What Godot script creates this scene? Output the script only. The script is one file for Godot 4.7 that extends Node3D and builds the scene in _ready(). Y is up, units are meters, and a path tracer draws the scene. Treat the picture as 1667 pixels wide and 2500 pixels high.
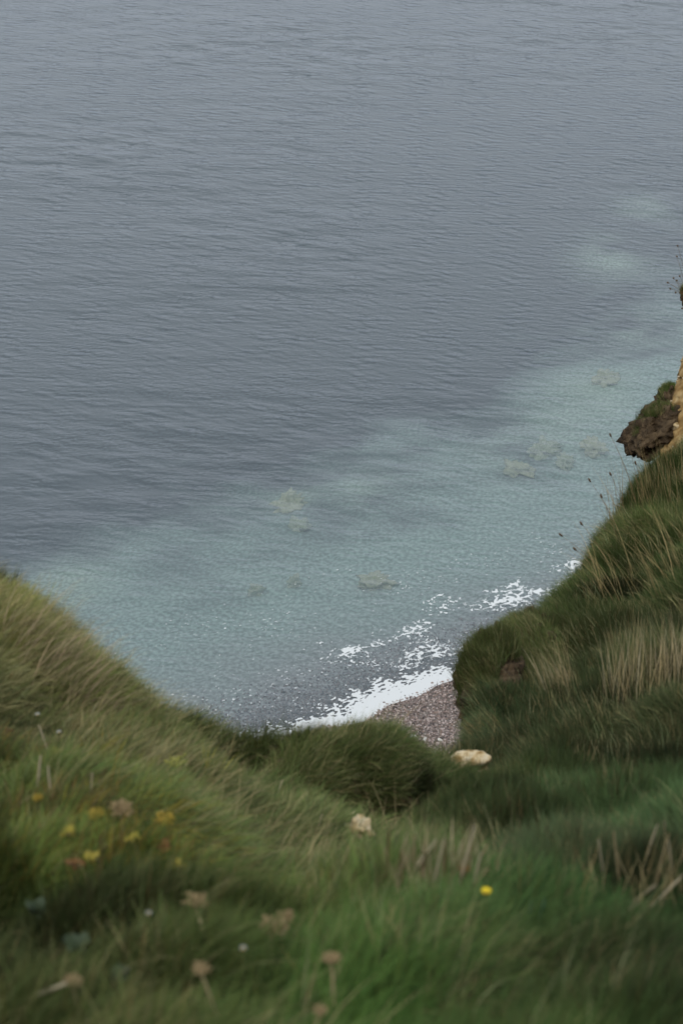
extends Node3D
# A grassy chalk cliff top looking steeply down past its rim to a shingle beach and a calm overcast sea.

const EYE := Vector3(0, 70, 0)
const PITCH := -30.0
const FOCAL := 44.785          # on a 24 mm high frame: 30 degrees
const K := 4665.0              # focal length in photograph pixels (2500 high)

var rng := RandomNumberGenerator.new()
var names := {}
var n_bump := FastNoiseLite.new()
var n_tuss := FastNoiseLite.new()
var n_patch := FastNoiseLite.new()
var n_fine := FastNoiseLite.new()
var n_cell := FastNoiseLite.new()      # tussocks: distance to the heart of the nearest
var n_id := FastNoiseLite.new()        # ... and a number for each
var fwd: Vector3
var upv: Vector3
var mats := {}

# ---------------------------------------------------------------- small helpers
func numbered(called: String) -> String:
	var k: int = names.get(called, -1) + 1
	names[called] = k
	return called if k == 0 else "%s_%03d" % [called, k]

func tag(o: Node, label: String, category := "", group := "", kind := "") -> void:
	if label: o.set_meta("label", label)
	if category: o.set_meta("category", category)
	if group: o.set_meta("group", group)
	if kind: o.set_meta("kind", kind)

func thing(called: String, label: String, category: String, at := Vector3.ZERO, group := "", kind := "") -> Node3D:
	var o := Node3D.new()
	o.name = numbered(called)
	add_child(o)
	o.position = at
	tag(o, label, category, group, kind)
	return o

func obj(called: String, mesh: Mesh, m: Material, parent: Node = self) -> MeshInstance3D:
	var o := MeshInstance3D.new()
	o.name = numbered(called) if parent == self else called
	o.mesh = mesh
	o.material_override = m
	parent.add_child(o, true)
	return o

func lin(r: float, g: float, b: float) -> Color:
	return Color(r, g, b).linear_to_srgb()

func ray(px: float, py: float) -> Vector3:
	return (fwd + Vector3.RIGHT * ((px - 833.5) / K) - upv * ((py - 1250.0) / K)).normalized()

func pt(px: float, py: float, d: float) -> Vector3:
	return EYE + ray(px, py) * d

func on_plane(px: float, py: float, y: float) -> Vector3:
	var r := ray(px, py)
	return EYE + r * ((y - EYE.y) / r.y)

func smooth(a: float, b: float, x: float) -> float:
	var t := clampf((x - a) / (b - a), 0.0, 1.0)
	return t * t * (3.0 - 2.0 * t)

func noise(seed_: int, freq: float, oct := 3, type := FastNoiseLite.TYPE_SIMPLEX_SMOOTH) -> FastNoiseLite:
	var n := FastNoiseLite.new()
	n.seed = seed_
	n.noise_type = type
	n.frequency = freq
	n.fractal_type = FastNoiseLite.FRACTAL_FBM if oct > 1 else FastNoiseLite.FRACTAL_NONE
	n.fractal_octaves = oct
	return n

func ramp_tex(seed_: int, freq: float, oct: int, stops: Array, size := 512) -> NoiseTexture2D:
	var t := NoiseTexture2D.new()
	t.width = size
	t.height = size
	t.seamless = true
	t.noise = noise(seed_, freq, oct)
	var g := Gradient.new()
	var off := PackedFloat32Array()
	var col := PackedColorArray()
	for s in stops:
		off.append(s[0])
		col.append(s[1])
	g.offsets = off
	g.colors = col
	t.color_ramp = g
	return t

func grey_tex(seed_: int, freq: float, oct: int, size := 512) -> NoiseTexture2D:
	var t := NoiseTexture2D.new()
	t.width = size
	t.height = size
	t.seamless = true
	t.noise = noise(seed_, freq, oct)
	return t

func earthy(tex: Texture2D, scale: float, bump: Texture2D, bump_cm: float, rough := 0.95) -> StandardMaterial3D:
	var m := StandardMaterial3D.new()
	m.albedo_texture = tex
	m.uv1_triplanar = true
	m.uv1_world_triplanar = true
	m.uv1_scale = Vector3.ONE * scale
	m.roughness = rough
	m.metallic_specular = 0.25
	if bump:
		m.heightmap_enabled = true
		m.heightmap_texture = bump
		m.heightmap_scale = bump_cm
	return m

func plain(c: Color, rough := 0.8, back := 0.0) -> StandardMaterial3D:
	var m := StandardMaterial3D.new()
	m.albedo_color = c
	m.roughness = rough
	m.metallic_specular = 0.3
	if back > 0.0:
		m.backlight_enabled = true
		m.backlight = Color(back, back, back)
	return m

# a tube along points into a SurfaceTool
func tube(st: SurfaceTool, p: PackedVector3Array, r0: float, r1: float, sides := 5) -> void:
	var rings := []
	for i in p.size():
		var d := (p[mini(i + 1, p.size() - 1)] - p[maxi(i - 1, 0)]).normalized()
		var a := d.cross(Vector3(0.31, 0.12, 0.94)).normalized()
		var b := d.cross(a)
		var r := lerpf(r0, r1, float(i) / (p.size() - 1))
		var ring := PackedVector3Array()
		for k in sides:
			var an := TAU * k / sides
			ring.append((a * cos(an) + b * sin(an)) * r)
		rings.append(ring)
	for i in p.size() - 1:
		for k in sides:
			var k2 := (k + 1) % sides
			var q := [[i, k], [i + 1, k], [i + 1, k2], [i, k], [i + 1, k2], [i, k2]]
			for c in q:
				var o: Vector3 = rings[c[0]][c[1]]
				st.set_normal(o.normalized())
				st.add_vertex(p[c[0]] + o)

# a blade: width tapers to a point
func blade(st: SurfaceTool, p: PackedVector3Array, w: float, side: Vector3) -> void:
	var n := p.size() - 1
	for i in n:
		var t0 := float(i) / n
		var t1 := float(i + 1) / n
		var w0 := w * (1.0 - t0 * t0 * 0.97) * 0.5
		var w1 := w * (1.0 - t1 * t1 * 0.97) * 0.5
		var nor := (p[i + 1] - p[i]).cross(side).normalized()
		st.set_normal(nor)
		st.add_vertex(p[i] - side * w0)
		st.add_vertex(p[i] + side * w0)
		st.add_vertex(p[i + 1] + side * w1)
		if i < n - 1:
			st.add_vertex(p[i] - side * w0)
			st.add_vertex(p[i + 1] + side * w1)
			st.add_vertex(p[i + 1] - side * w1)

func bend_path(from: Vector3, az: float, th0: float, th1: float, length: float, segs: int) -> PackedVector3Array:
	var p := PackedVector3Array([from])
	var h := Vector3(cos(az), 0, sin(az))
	var at := from
	for i in segs:
		var t := (i + 0.5) / segs
		var th := lerpf(th0, th1, pow(t, 1.15))
		at += (h * sin(th) + Vector3.UP * cos(th)) * (length / segs)
		p.append(at)
	return p

# a closed lumpy body: radius(dir) by a callable
func lump(radius: Callable, scale: Vector3, nu := 28, nv := 18) -> ArrayMesh:
	var st := SurfaceTool.new()
	st.begin(Mesh.PRIMITIVE_TRIANGLES)
	st.set_smooth_group(0)
	for j in nv + 1:
		var th := PI * j / nv
		for i in nu:
			var ph := TAU * i / nu
			var d := Vector3(sin(th) * cos(ph), cos(th), sin(th) * sin(ph))
			st.add_vertex(d * float(radius.call(d)) * scale)
	for j in nv:
		for i in nu:
			var a := j * nu + i
			var b := j * nu + (i + 1) % nu
			for k in [a, b, a + nu, b, b + nu, a + nu]:
				st.add_index(k)
	st.generate_normals()
	return st.commit()

func rock_mesh(seed_: int, scale: Vector3, rough := 0.25, freq := 0.9, nu := 20, nv := 14) -> ArrayMesh:
	var n := noise(seed_, freq, 3)
	var c := noise(seed_ + 77, freq * 0.8, 1, FastNoiseLite.TYPE_CELLULAR)
	return lump(func(d: Vector3) -> float: return 1.0 + rough * n.get_noise_3dv(d) * 1.3 + rough * 0.5 * c.get_noise_3dv(d), scale, nu, nv)

# ---------------------------------------------------------------- the lie of the land (height by splines through surveyed points)
var cpos: PackedVector2Array = []
var coef: PackedFloat64Array = []
var aff := Vector3.ZERO

func kernel(d2: float) -> float:
	return -sqrt(d2 + 0.07)

func solve(points: Array) -> void:
	var n := points.size()
	var m := n + 3
	var a := []
	for i in n:
		cpos.append(Vector2(points[i].x, points[i].z))
	for i in m:
		var row := PackedFloat64Array()
		row.resize(m + 1)
		a.append(row)
	for i in n:
		for j in n:
			a[i][j] = kernel(cpos[i].distance_squared_to(cpos[j]))
		a[i][i] += 0.02
		a[i][n] = 1.0
		a[i][n + 1] = cpos[i].x
		a[i][n + 2] = cpos[i].y
		a[n][i] = 1.0
		a[n + 1][i] = cpos[i].x
		a[n + 2][i] = cpos[i].y
		a[i][m] = points[i].y - 70.0
	for c in m:
		var best := c
		for r in range(c, m):
			if absf(a[r][c]) > absf(a[best][c]): best = r
		var tmp = a[c]
		a[c] = a[best]
		a[best] = tmp
		for r in m:
			if r == c: continue
			var f: float = a[r][c] / a[c][c]
			if f == 0.0: continue
			for k in range(c, m + 1):
				a[r][k] -= f * a[c][k]
	for i in n:
		coef.append(a[i][m] / a[i][i])
	aff = Vector3(a[n][m] / a[n][n], a[n + 1][m] / a[n + 1][n + 1], a[n + 2][m] / a[n + 2][n + 2])

func base_y(x: float, z: float) -> float:
	var s := aff.x + aff.y * x + aff.z * z
	var q := Vector2(x, z)
	for i in coef.size():
		s += coef[i] * kernel(q.distance_squared_to(cpos[i]))
	return 70.0 + s

func ground_y(x: float, z: float) -> float:
	return base_y(x, z) + (n_bump.get_noise_2d(x, z) * 0.12 + n_tuss.get_noise_2d(x, z) * 0.04 - 0.11 * (n_cell.get_noise_2d(x, z) + 0.6)) * smooth(0.5, 3.0, -z)

func hit(px: float, py: float, over := 0.05, from := 1.2) -> Vector3:
	var r := ray(px, py)
	var d := from
	while d < 26.0:
		var p := EYE + r * d
		var gy := ground_y(p.x, p.z)
		if p.y < gy + over: return Vector3(p.x, gy, p.z)
		d += 0.04
	return EYE + r * 10.0

# rim of the cliff: horizontal distance from the standing point for each bearing (radians, right positive)
var rim_az: PackedFloat64Array = []
var rim_r: PackedFloat64Array = []

func rim_at(az: float) -> float:
	var n := rim_az.size()
	if az <= rim_az[0]: return rim_r[0]
	for i in n - 1:
		if az <= rim_az[i + 1]:
			var t := (az - rim_az[i]) / (rim_az[i + 1] - rim_az[i])
			return lerpf(rim_r[i], rim_r[i + 1], t)
	return rim_r[n - 1]

# ---------------------------------------------------------------- the sea
var waves := []

func wave(x: float, z: float) -> Vector3:   # height, slope along x, slope along z
	var h := 0.0
	var sx := 0.0
	var sz := 0.0
	for w in waves:
		var a: float = w[0] * x + w[1] * z + w[2]
		h += w[3] * (sin(a) - 0.35 * sin(2.0 * a))
		var c: float = w[3] * (cos(a) - 0.7 * cos(2.0 * a))
		sx += c * w[0]
		sz += c * w[1]
	return Vector3(h, sx, sz)

const SHORE := Vector2(0, -95.1)
const OUT := Vector2(-0.5, -0.866)
const ALONG := Vector2(0.866, -0.5)

func offshore(x: float, z: float) -> float:
	return (Vector2(x, z) - SHORE).dot(OUT)

func bed_y(x: float, z: float) -> float:
	var d := offshore(x, z)
	var a := (Vector2(x, z) - SHORE).dot(ALONG)
	d += 0.35 * sin(a * 0.55 + 1.0) + 0.2 * sin(a * 1.37)
	if d < 0.0: return -d * 0.13 + 0.02
	var e := d - 0.45 * maxf(0.0, x) + 5.0 * n_patch.get_noise_2d(x * 0.05, z * 0.05)
	var y := -0.11 * minf(d, 12.0)
	y -= 0.05 * clampf(d - 12.0, 0.0, 40.0)
	y -= 4.5 * smooth(20.0, 55.0, e)
	return y + 0.25 * n_patch.get_noise_2d(x * 0.35, z * 0.35) * smooth(3.0, 14.0, d)

# ---------------------------------------------------------------- grass
var tuft_mesh := {}
var weeds := PackedVector3Array()      # where yellowing weeds grow among the grass (x, reach, z)

func make_tuft(seed_: int, lean: float, spread: float, length: float, count: int, width: float) -> ArrayMesh:
	var r := RandomNumberGenerator.new()
	r.seed = seed_
	var st := SurfaceTool.new()
	st.begin(Mesh.PRIMITIVE_TRIANGLES)
	for i in count:
		var a := r.randf() * TAU
		var rad := 0.042 * sqrt(r.randf())
		var az := r.randfn(0.0, spread)
		var L := length * r.randf_range(0.45, 1.15)
		var th0 := clampf(lean * 0.25 + r.randfn(0.0, 0.2), -0.5, 1.0)
		var th1 := clampf(lean + r.randfn(0.0, 0.35), -0.4, 2.5)
		var p := bend_path(Vector3(cos(a) * rad, -0.02, sin(a) * rad), az, th0, th1, L, 5)
		var side := Vector3(-sin(az), 0, cos(az)).rotated(Vector3(cos(az), 0, sin(az)), r.randfn(0.0, 0.6))
		var v := r.randf_range(0.5, 1.45)
		var warm := r.randf()
		var c := Color(v, v, v)
		if warm > 0.82: c = Color(v * 1.7, v * 1.25, v * 1.1)
		elif warm < 0.2: c = Color(v * 0.7, v * 0.85, v * 0.9)
		st.set_color(c)
		blade(st, p, width * r.randf_range(0.6, 1.2), side.normalized())
	return st.commit()

# ================================================================ build
func _ready() -> void:
	rng.seed = 7
	fwd = Vector3(0, sin(deg_to_rad(PITCH)), -cos(deg_to_rad(PITCH)))
	upv = Vector3.RIGHT.cross(fwd)
	# ---- camera
	var cam := Camera3D.new()
	cam.name = "camera"
	add_child(cam)
	cam.position = EYE
	cam.rotation_degrees = Vector3(PITCH, 0, 0)
	var ca := CameraAttributesPhysical.new()
	ca.frustum_focal_length = FOCAL
	ca.frustum_focus_distance = 24.0
	ca.frustum_near = 0.1
	ca.frustum_far = 9000.0
	ca.exposure_aperture = 3.2
	cam.attributes = ca
	cam.current = true
	# ---- sky, sun, exposure
	var env := Environment.new()
	env.background_mode = Environment.BG_SKY
	var sm := ProceduralSkyMaterial.new()
	sm.sky_top_color = Color(0.92, 0.95, 0.985)
	sm.sky_horizon_color = Color(0.675, 0.71, 0.775)
	sm.sky_curve = 0.12
	sm.ground_bottom_color = Color(0.30, 0.33, 0.36)
	sm.ground_horizon_color = Color(0.6, 0.64, 0.68)
	var sky := Sky.new()
	sky.sky_material = sm
	env.sky = sky
	env.tonemap_mode = Environment.TONE_MAPPER_LINEAR
	env.tonemap_exposure = 1.2
	env.sdfgi_enabled = true
	env.ssao_enabled = true
	env.ssil_enabled = true
	var we := WorldEnvironment.new()
	we.name = "environment"
	we.environment = env
	add_child(we)
	var sun := DirectionalLight3D.new()
	sun.name = "sun"
	add_child(sun)
	sun.rotation_degrees = Vector3(-58, -35, 0)
	sun.light_energy = 0.3
	sun.light_angular_distance = 14.0
	sun.light_color = Color(1.0, 0.97, 0.92)
	sun.shadow_enabled = true
	sun.sky_mode = DirectionalLight3D.SKY_MODE_LIGHT_ONLY

	n_bump = noise(11, 0.55, 3)
	n_tuss = noise(12, 2.2, 2)
	n_patch = noise(13, 1.0, 3)
	n_fine = noise(14, 5.0, 2)
	for q in [n_cell, n_id]:
		q.seed = 15
		q.noise_type = FastNoiseLite.TYPE_CELLULAR
		q.frequency = 2.6
		q.fractal_type = FastNoiseLite.FRACTAL_NONE
		q.cellular_distance_function = FastNoiseLite.DISTANCE_EUCLIDEAN
		q.cellular_jitter = 1.0
		q.cellular_return_type = FastNoiseLite.RETURN_DISTANCE if q == n_cell else FastNoiseLite.RETURN_CELL_VALUE
	build_materials()
	build_land_points()
	build_sea()
	build_shore()
	build_land()
	build_bank()
	build_grass()
	build_rocks()
	build_plants()

func build_materials() -> void:
	var bump := grey_tex(31, 0.02, 5)
	mats.soil = earthy(ramp_tex(32, 0.012, 5, [[0.2, lin(0.025, 0.018, 0.01)], [0.5, lin(0.06, 0.045, 0.025)], [0.8, lin(0.12, 0.085, 0.045)]]), 0.9, bump, 4.0)
	mats.clay = earthy(ramp_tex(33, 0.014, 5, [[0.2, lin(0.13, 0.075, 0.025)], [0.5, lin(0.30, 0.19, 0.075)], [0.8, lin(0.46, 0.34, 0.17)]], 1024), 0.55, bump, 5.0)
	mats.turf_side = earthy(ramp_tex(34, 0.014, 5, [[0.2, lin(0.035, 0.024, 0.015)], [0.55, lin(0.075, 0.052, 0.03)], [0.85, lin(0.15, 0.105, 0.06)]]), 1.3, bump, 5.0)
	mats.limestone = earthy(ramp_tex(35, 0.011, 5, [[0.25, lin(0.22, 0.14, 0.05)], [0.5, lin(0.50, 0.38, 0.21)], [0.75, lin(0.66, 0.58, 0.42)]]), 2.6, bump, 1.2)
	mats.flint = earthy(ramp_tex(36, 0.012, 4, [[0.3, lin(0.40, 0.30, 0.17)], [0.7, lin(0.62, 0.56, 0.45)]]), 3.0, bump, 0.6)
	mats.beach_stone = earthy(ramp_tex(37, 0.012, 4, [[0.3, lin(0.45, 0.43, 0.40)], [0.7, lin(0.65, 0.63, 0.58)]]), 1.5, bump, 1.5)
	mats.grass = StandardMaterial3D.new()
	mats.grass.vertex_color_use_as_albedo = true
	mats.grass.roughness = 0.7
	mats.grass.metallic_specular = 0.25
	mats.grass.backlight_enabled = true
	mats.grass.backlight = Color(0.5, 0.5, 0.5)
	mats.straw = plain(lin(0.42, 0.33, 0.18), 0.8)
	mats.straw_pale = plain(lin(0.54, 0.46, 0.31), 0.8)
	mats.straw_brown = plain(lin(0.16, 0.10, 0.05), 0.85)
	mats.seed = plain(lin(0.09, 0.06, 0.035), 0.9)
	mats.stem = plain(lin(0.12, 0.14, 0.05), 0.7)
	mats.umbel_yellow = plain(lin(0.28, 0.28, 0.06), 0.8, 0.3)
	mats.umbel_gold = plain(lin(0.34, 0.24, 0.035), 0.8, 0.3)
	mats.umbel_dry = plain(lin(0.28, 0.205, 0.105), 0.9)
	mats.umbel_brown = plain(lin(0.14, 0.08, 0.04), 0.9)
	mats.petal = plain(lin(0.72, 0.55, 0.02), 0.6, 0.3)
	mats.white = plain(lin(0.22, 0.23, 0.22), 0.8, 0.3)
	mats.leaf_blue = plain(lin(0.042, 0.062, 0.033), 0.55, 0.2)
	mats.leaf_yellow = plain(lin(0.30, 0.25, 0.04), 0.7, 0.4)
	mats.leaf_rust = plain(lin(0.17, 0.085, 0.03), 0.8, 0.3)

# ---------------------------------------------------------------- surveyed points of the slope and its rim
func build_land_points() -> void:
	var c := [
		[0, 2500, 3.1], [830, 2500, 3.2], [1667, 2500, 3.2], [0, 2330, 3.7], [420, 2330, 3.7], [830, 2330, 3.7], [1250, 2330, 3.65], [1667, 2330, 3.65], [1450, 2420, 3.85], [1667, 2420, 3.85], [1150, 2410, 3.7], [1450, 2300, 3.75], [1300, 2500, 2.95],
		[0, 2150, 4.4], [420, 2150, 4.4], [830, 2170, 4.3], [1250, 2200, 4.1], [1667, 2170, 4.2],
		[0, 1980, 5.0], [300, 2000, 5.1], [600, 2075, 5.2], [720, 2130, 5.3], [800, 2165, 5.3], [900, 2165, 5.3], [1000, 2140, 5.1], [1300, 2075, 5.0], [1667, 2040, 4.95],
		[860, 2030, 7.0], [780, 2010, 6.85], [690, 1990, 6.4], [960, 1960, 7.2], [1020, 2010, 6.6], [1100, 2030, 5.9],
		[0, 1800, 5.8], [250, 1830, 6.0], [520, 1900, 6.2], [640, 1930, 6.6], [780, 1975, 7.05], [860, 1985, 7.15],
		[0, 1640, 6.4], [200, 1700, 6.6], [420, 1790, 6.9],
		[0, 1425, 7.0], [-150, 1310, 7.0], [50, 1475, 7.05], [100, 1525, 7.1], [220, 1608, 7.2], [420, 1735, 7.35], [560, 1800, 7.4], [700, 1818, 7.25], [850, 1835, 7.2], [780, 1880, 7.1], [900, 1890, 7.15], [980, 1870, 7.35], [930, 1872, 7.15],
		[1060, 1900, 7.8], [1180, 1985, 6.5], [1330, 1990, 5.6], [1500, 1975, 5.4], [1667, 1955, 5.3],
		[1500, 1870, 7.9], [1667, 1835, 7.8], [1400, 1885, 7.9], [1280, 1890, 8.0], [1130, 1870, 8.4],
		[1250, 1700, 9.3], [1400, 1700, 9.0], [1667, 1650, 8.6], [1210, 1720, 9.8], [1667, 1720, 8.2],
		[1200, 1625, 10.0], [1300, 1550, 10.4], [1450, 1475, 10.4], [1667, 1430, 10.2],
		[1430, 1415, 11.0], [1510, 1295, 11.8], [1560, 1215, 12.4], [1667, 1205, 12.4], [1667, 1300, 11.4],
	]
	var p := []
	for a in c:
		var q := pt(a[0], a[1], a[2])
		q.y -= 0.05
		p.append(q)
	for a in [[0, 0, -1.62], [3, 3, -1.4], [-3, 3, -1.4], [3, -1, -1.7], [-3, -1, -1.6], [0, 6, -1.0], [8, -2, -2.0], [-8, -2, -2.2], [14, -14, -5.5], [9, -12, -5.8], [8, -7, -4.2], [-6, -5, -3.4], [-14, -7, -3.5], [20, 20, 0.0], [-20, 20, 0.0], [0, 30, 0.5], [30, -20, -4.5], [-30, -5, -3.0], [50, 50, 0], [-50, 50, 0], [55, -30, -4], [-55, -8, -3]]:
		p.append(Vector3(a[0], 70.0 + a[2], a[1]))
	solve(p)
	# the rim
	var rim := [[-250, 1300, 7.0], [-60, 1400, 7.2], [0, 1450, 7.25], [100, 1556, 7.2], [220, 1616, 7.3], [420, 1732, 7.5], [560, 1786, 7.6], [700, 1808, 7.55], [850, 1822, 7.5], [960, 1850, 7.6], [1030, 1875, 8.1], [1090, 1870, 8.6], [1150, 1850, 8.9], [1195, 1740, 9.9], [1205, 1660, 10.3], [1240, 1600, 10.7], [1330, 1530, 11.0], [1400, 1460, 11.4], [1470, 1390, 11.9], [1500, 1310, 12.4], [1560, 1225, 13.0], [1650, 1200, 13.4], [1760, 1150, 14.0]]
	rim_az.append_array([-PI, -1.75, -1.45, -1.0, -0.6, -0.35])
	rim_r.append_array([60.0, 60.0, 30.0, 10.0, 6.6, 6.0])
	for a in rim:
		var q := pt(a[0], a[1], a[2]) - EYE
		rim_az.append(atan2(q.x, -q.z))
		rim_r.append(Vector2(q.x, q.z).length())
	rim_az.append_array([0.35, 0.6, 0.9, 1.3, 1.75, PI])
	rim_r.append_array([16.0, 25.0, 40.0, 52.0, 60.0, 60.0])

# ---------------------------------------------------------------- sea, sea bed, foam
func build_sea() -> void:
	var r := RandomNumberGenerator.new()
	r.seed = 21
	for i in 26:
		var L := 1.5 * pow(1.085, i)
		if i > 20: L = [14.0, 19.0, 26.0, 34.0, 11.0][i - 21]
		var dir := PI / 2 + r.randfn(0.22, 0.42 if i <= 20 else 0.35)
		var kk := TAU / L
		var amp := 0.0027 * L / 1.5 * (1.0 if i <= 20 else 0.45)
		waves.append([cos(dir) * kk, sin(dir) * kk, r.randf() * TAU, amp])
	var st := SurfaceTool.new()
	st.begin(Mesh.PRIMITIVE_TRIANGLES)
	var x0 := -66.0
	var x1 := 66.0
	var z0 := -64.0
	var z1 := -316.0
	var nx := 330
	var nz := 630
	var gust := noise(41, 0.02, 3)
	for j in nz + 1:
		var z := lerpf(z0, z1, float(j) / nz)
		for i in nx + 1:
			var x := lerpf(x0, x1, float(i) / nx)
			var edge := minf(minf(x - x0, x1 - x), minf(z0 - z, z - z1))
			var f := smooth(0.0, 6.0, edge) * (0.2 + 0.8 * smooth(0.0, 12.0, offshore(x, z)))
			f *= clampf(0.75 + 1.9 * gust.get_noise_2d(x * 0.7, z * 1.3), 0.15, 1.6)
			var w := wave(x, z)
			st.set_normal(Vector3(-w.y * f, 1, -w.z * f).normalized())
			st.set_uv(Vector2(x, z))
			st.add_vertex(Vector3(x, w.x * f, z))
	for j in nz:
		for i in nx:
			var a := j * (nx + 1) + i
			for k in [a, a + nx + 1, a + 1, a + 1, a + nx + 1, a + nx + 2]:
				st.add_index(k)
	# the open sea round that, out to the horizon
	var far := 7000.0
	var o := (nx + 1) * (nz + 1)
	var ring := [Vector3(x0, 0, z0), Vector3(x1, 0, z0), Vector3(x1, 0, z1), Vector3(x0, 0, z1), Vector3(-far, 0, z0), Vector3(far, 0, z0), Vector3(far, 0, -far), Vector3(-far, 0, -far)]
	for v in ring:
		st.set_normal(Vector3.UP)
		st.set_uv(Vector2(v.x, v.z))
		st.add_vertex(v)
	for q in [[1, 5, 6, 2], [2, 6, 7, 3], [3, 7, 4, 0]]:
		for k in [0, 2, 1, 0, 3, 2]:
			st.add_index(o + q[k])
	var m := StandardMaterial3D.new()
	m.albedo_color = Color(lin(0.068, 0.098, 0.114), 0.51)
	m.transparency = BaseMaterial3D.TRANSPARENCY_ALPHA
	m.roughness = 0.1
	m.metallic_specular = 0.5
	# wind ripples, a periodic field of short crests, as relief
	var S := 1024
	var tile := 38.0
	var sin_t := PackedFloat32Array()
	sin_t.resize(4096)
	for k in 4096: sin_t[k] = sin(TAU * k / 4096.0) - 0.38 * sin(TAU * k / 2048.0)
	var total := PackedFloat32Array()
	total.resize(S * S)
	for g in 3:      # three crossing trains, each gathered into gusts
		var field := PackedFloat32Array()
		field.resize(S * S)
		for q in 11:
			var L: float = [0.36, 0.6, 1.0][g] * r.randf_range(0.8, 1.6)
			var dir := PI / 2 + r.randfn(0.2 + 0.12 * (g - 1), 0.4)
			var stepx := int(roundf(cos(dir) * tile / L)) * 4096 / S
			var stepy := int(roundf(sin(dir) * tile / L)) * 4096 / S
			var ph := r.randi() % 4096
			var am := L * r.randf_range(0.7, 1.2)
			for y in S:
				var base := ph + stepy * y
				var at := y * S
				for x in S:
					field[at + x] += am * sin_t[(base + stepx * x) & 4095]
		var e := []
		for q in 7: e.append([r.randi_range(-7, 7), r.randi_range(-14, 14), r.randf() * TAU])
		for y in range(0, S, 8):
			for x in range(0, S, 8):
				var v := 0.55
				for w in e: v += 0.17 * sin(TAU * (w[0] * x + w[1] * y) / S + w[2])
				v = clampf(v, 0.1, 1.4)
				for y2 in 8:
					var at := (y + y2) * S + x
					for x2 in 8: total[at + x2] += v * field[at + x2]
	for k in S * S: total[k] = 0.5 + total[k] * 0.055
	var im := Image.create_from_data(S, S, false, Image.FORMAT_RF, total.to_byte_array())
	var rt := ImageTexture.create_from_image(im)
	m.heightmap_enabled = true
	m.heightmap_texture = rt
	m.heightmap_scale = 9.5
	m.uv1_scale = Vector3(1.0 / tile, 1.0 / tile, 1)
	var sea := obj("sea", st.commit(), m)
	tag(sea, "calm grey blue sea with small wind ripples below the cliff", "sea", "", "structure")

	# sea bed: shingle, then pale chalk, then dark weed covered rock; the water's depth tint is put into these colours
	var sb := SurfaceTool.new()
	sb.begin(Mesh.PRIMITIVE_TRIANGLES)
	var bx := 200
	var bz := 330
	var reef := noise(51, 0.045, 4)
	var reef2 := noise(52, 0.16, 4)
	var shoals := []      # places where bare chalk shows
	for q in [[1340, 1050, 3.0], [1230, 1100, 2.5], [1590, 398, 3.0], [1510, 522, 3.5], [1480, 490, 3.0], [1560, 760, 4.0], [1440, 950, 4.0], [150, 1420, 3.0], [900, 1180, 2.5], [720, 1165, 2.0]]:
		var w := on_plane(q[0], q[1], -2.0)
		shoals.append(Vector3(w.x, w.z, q[2]))
	for j in bz + 1:
		var z := lerpf(-60.0, -330.0, float(j) / bz)
		for i in bx + 1:
			var x := lerpf(-75.0, 75.0, float(i) / bx)
			var d := offshore(x, z)
			var e := d - 0.5 * maxf(0.0, x)
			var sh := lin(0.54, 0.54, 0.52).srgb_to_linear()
			var ch := lin(0.55, 0.77, 0.68).srgb_to_linear()  # chalk, teal as it would look through water
			var wd := lin(0.048, 0.060, 0.078).srgb_to_linear()  # weed rock, dark also in place of absorption by deeper water
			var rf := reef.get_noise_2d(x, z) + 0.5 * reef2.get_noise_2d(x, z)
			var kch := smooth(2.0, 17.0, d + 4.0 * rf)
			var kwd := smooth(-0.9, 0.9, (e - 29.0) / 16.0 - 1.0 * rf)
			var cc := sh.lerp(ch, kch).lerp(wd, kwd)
			for p in shoals:
				var dd := Vector2((x - p.x) / p.z, (z - p.y) / (p.z * 1.5)).length_squared()
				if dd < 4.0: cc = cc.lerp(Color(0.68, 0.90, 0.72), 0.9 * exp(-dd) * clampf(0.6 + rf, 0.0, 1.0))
			sb.set_color(cc)
			sb.add_vertex(Vector3(x, bed_y(x, z), z))
	for j in bz:
		for i in bx:
			var a := j * (bx + 1) + i
			for k in [a, a + bx + 1, a + 1, a + 1, a + bx + 1, a + bx + 2]:
				sb.add_index(k)
	o = (bx + 1) * (bz + 1)
	for v in [Vector3(-75, -9, -60), Vector3(75, -9, -60), Vector3(75, -9, -330), Vector3(-75, -9, -330), Vector3(-far, -9, -60), Vector3(far, -9, -60), Vector3(far, -9, -far), Vector3(-far, -9, -far)]:
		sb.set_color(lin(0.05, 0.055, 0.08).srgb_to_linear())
		sb.add_vertex(v)
	for q in [[1, 5, 6, 2], [2, 6, 7, 3], [3, 7, 4, 0]]:
		for k in [0, 2, 1, 0, 3, 2]:
			sb.add_index(o + q[k])
	sb.generate_normals()
	var bm := StandardMaterial3D.new()
	bm.vertex_color_use_as_albedo = true
	bm.albedo_texture = ramp_tex(53, 0.02, 5, [[0.2, Color(0.72, 0.72, 0.72)], [0.8, Color(1, 1, 1)]])
	bm.uv1_triplanar = true
	bm.uv1_world_triplanar = true
	bm.uv1_scale = Vector3.ONE * 0.23
	bm.roughness = 1.0
	var bed := obj("sea_bed", sb.commit(), bm)
	tag(bed, "pale chalk and dark weed sea bed, its colours tinted for the depth of water", "sea bed", "", "structure")

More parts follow.
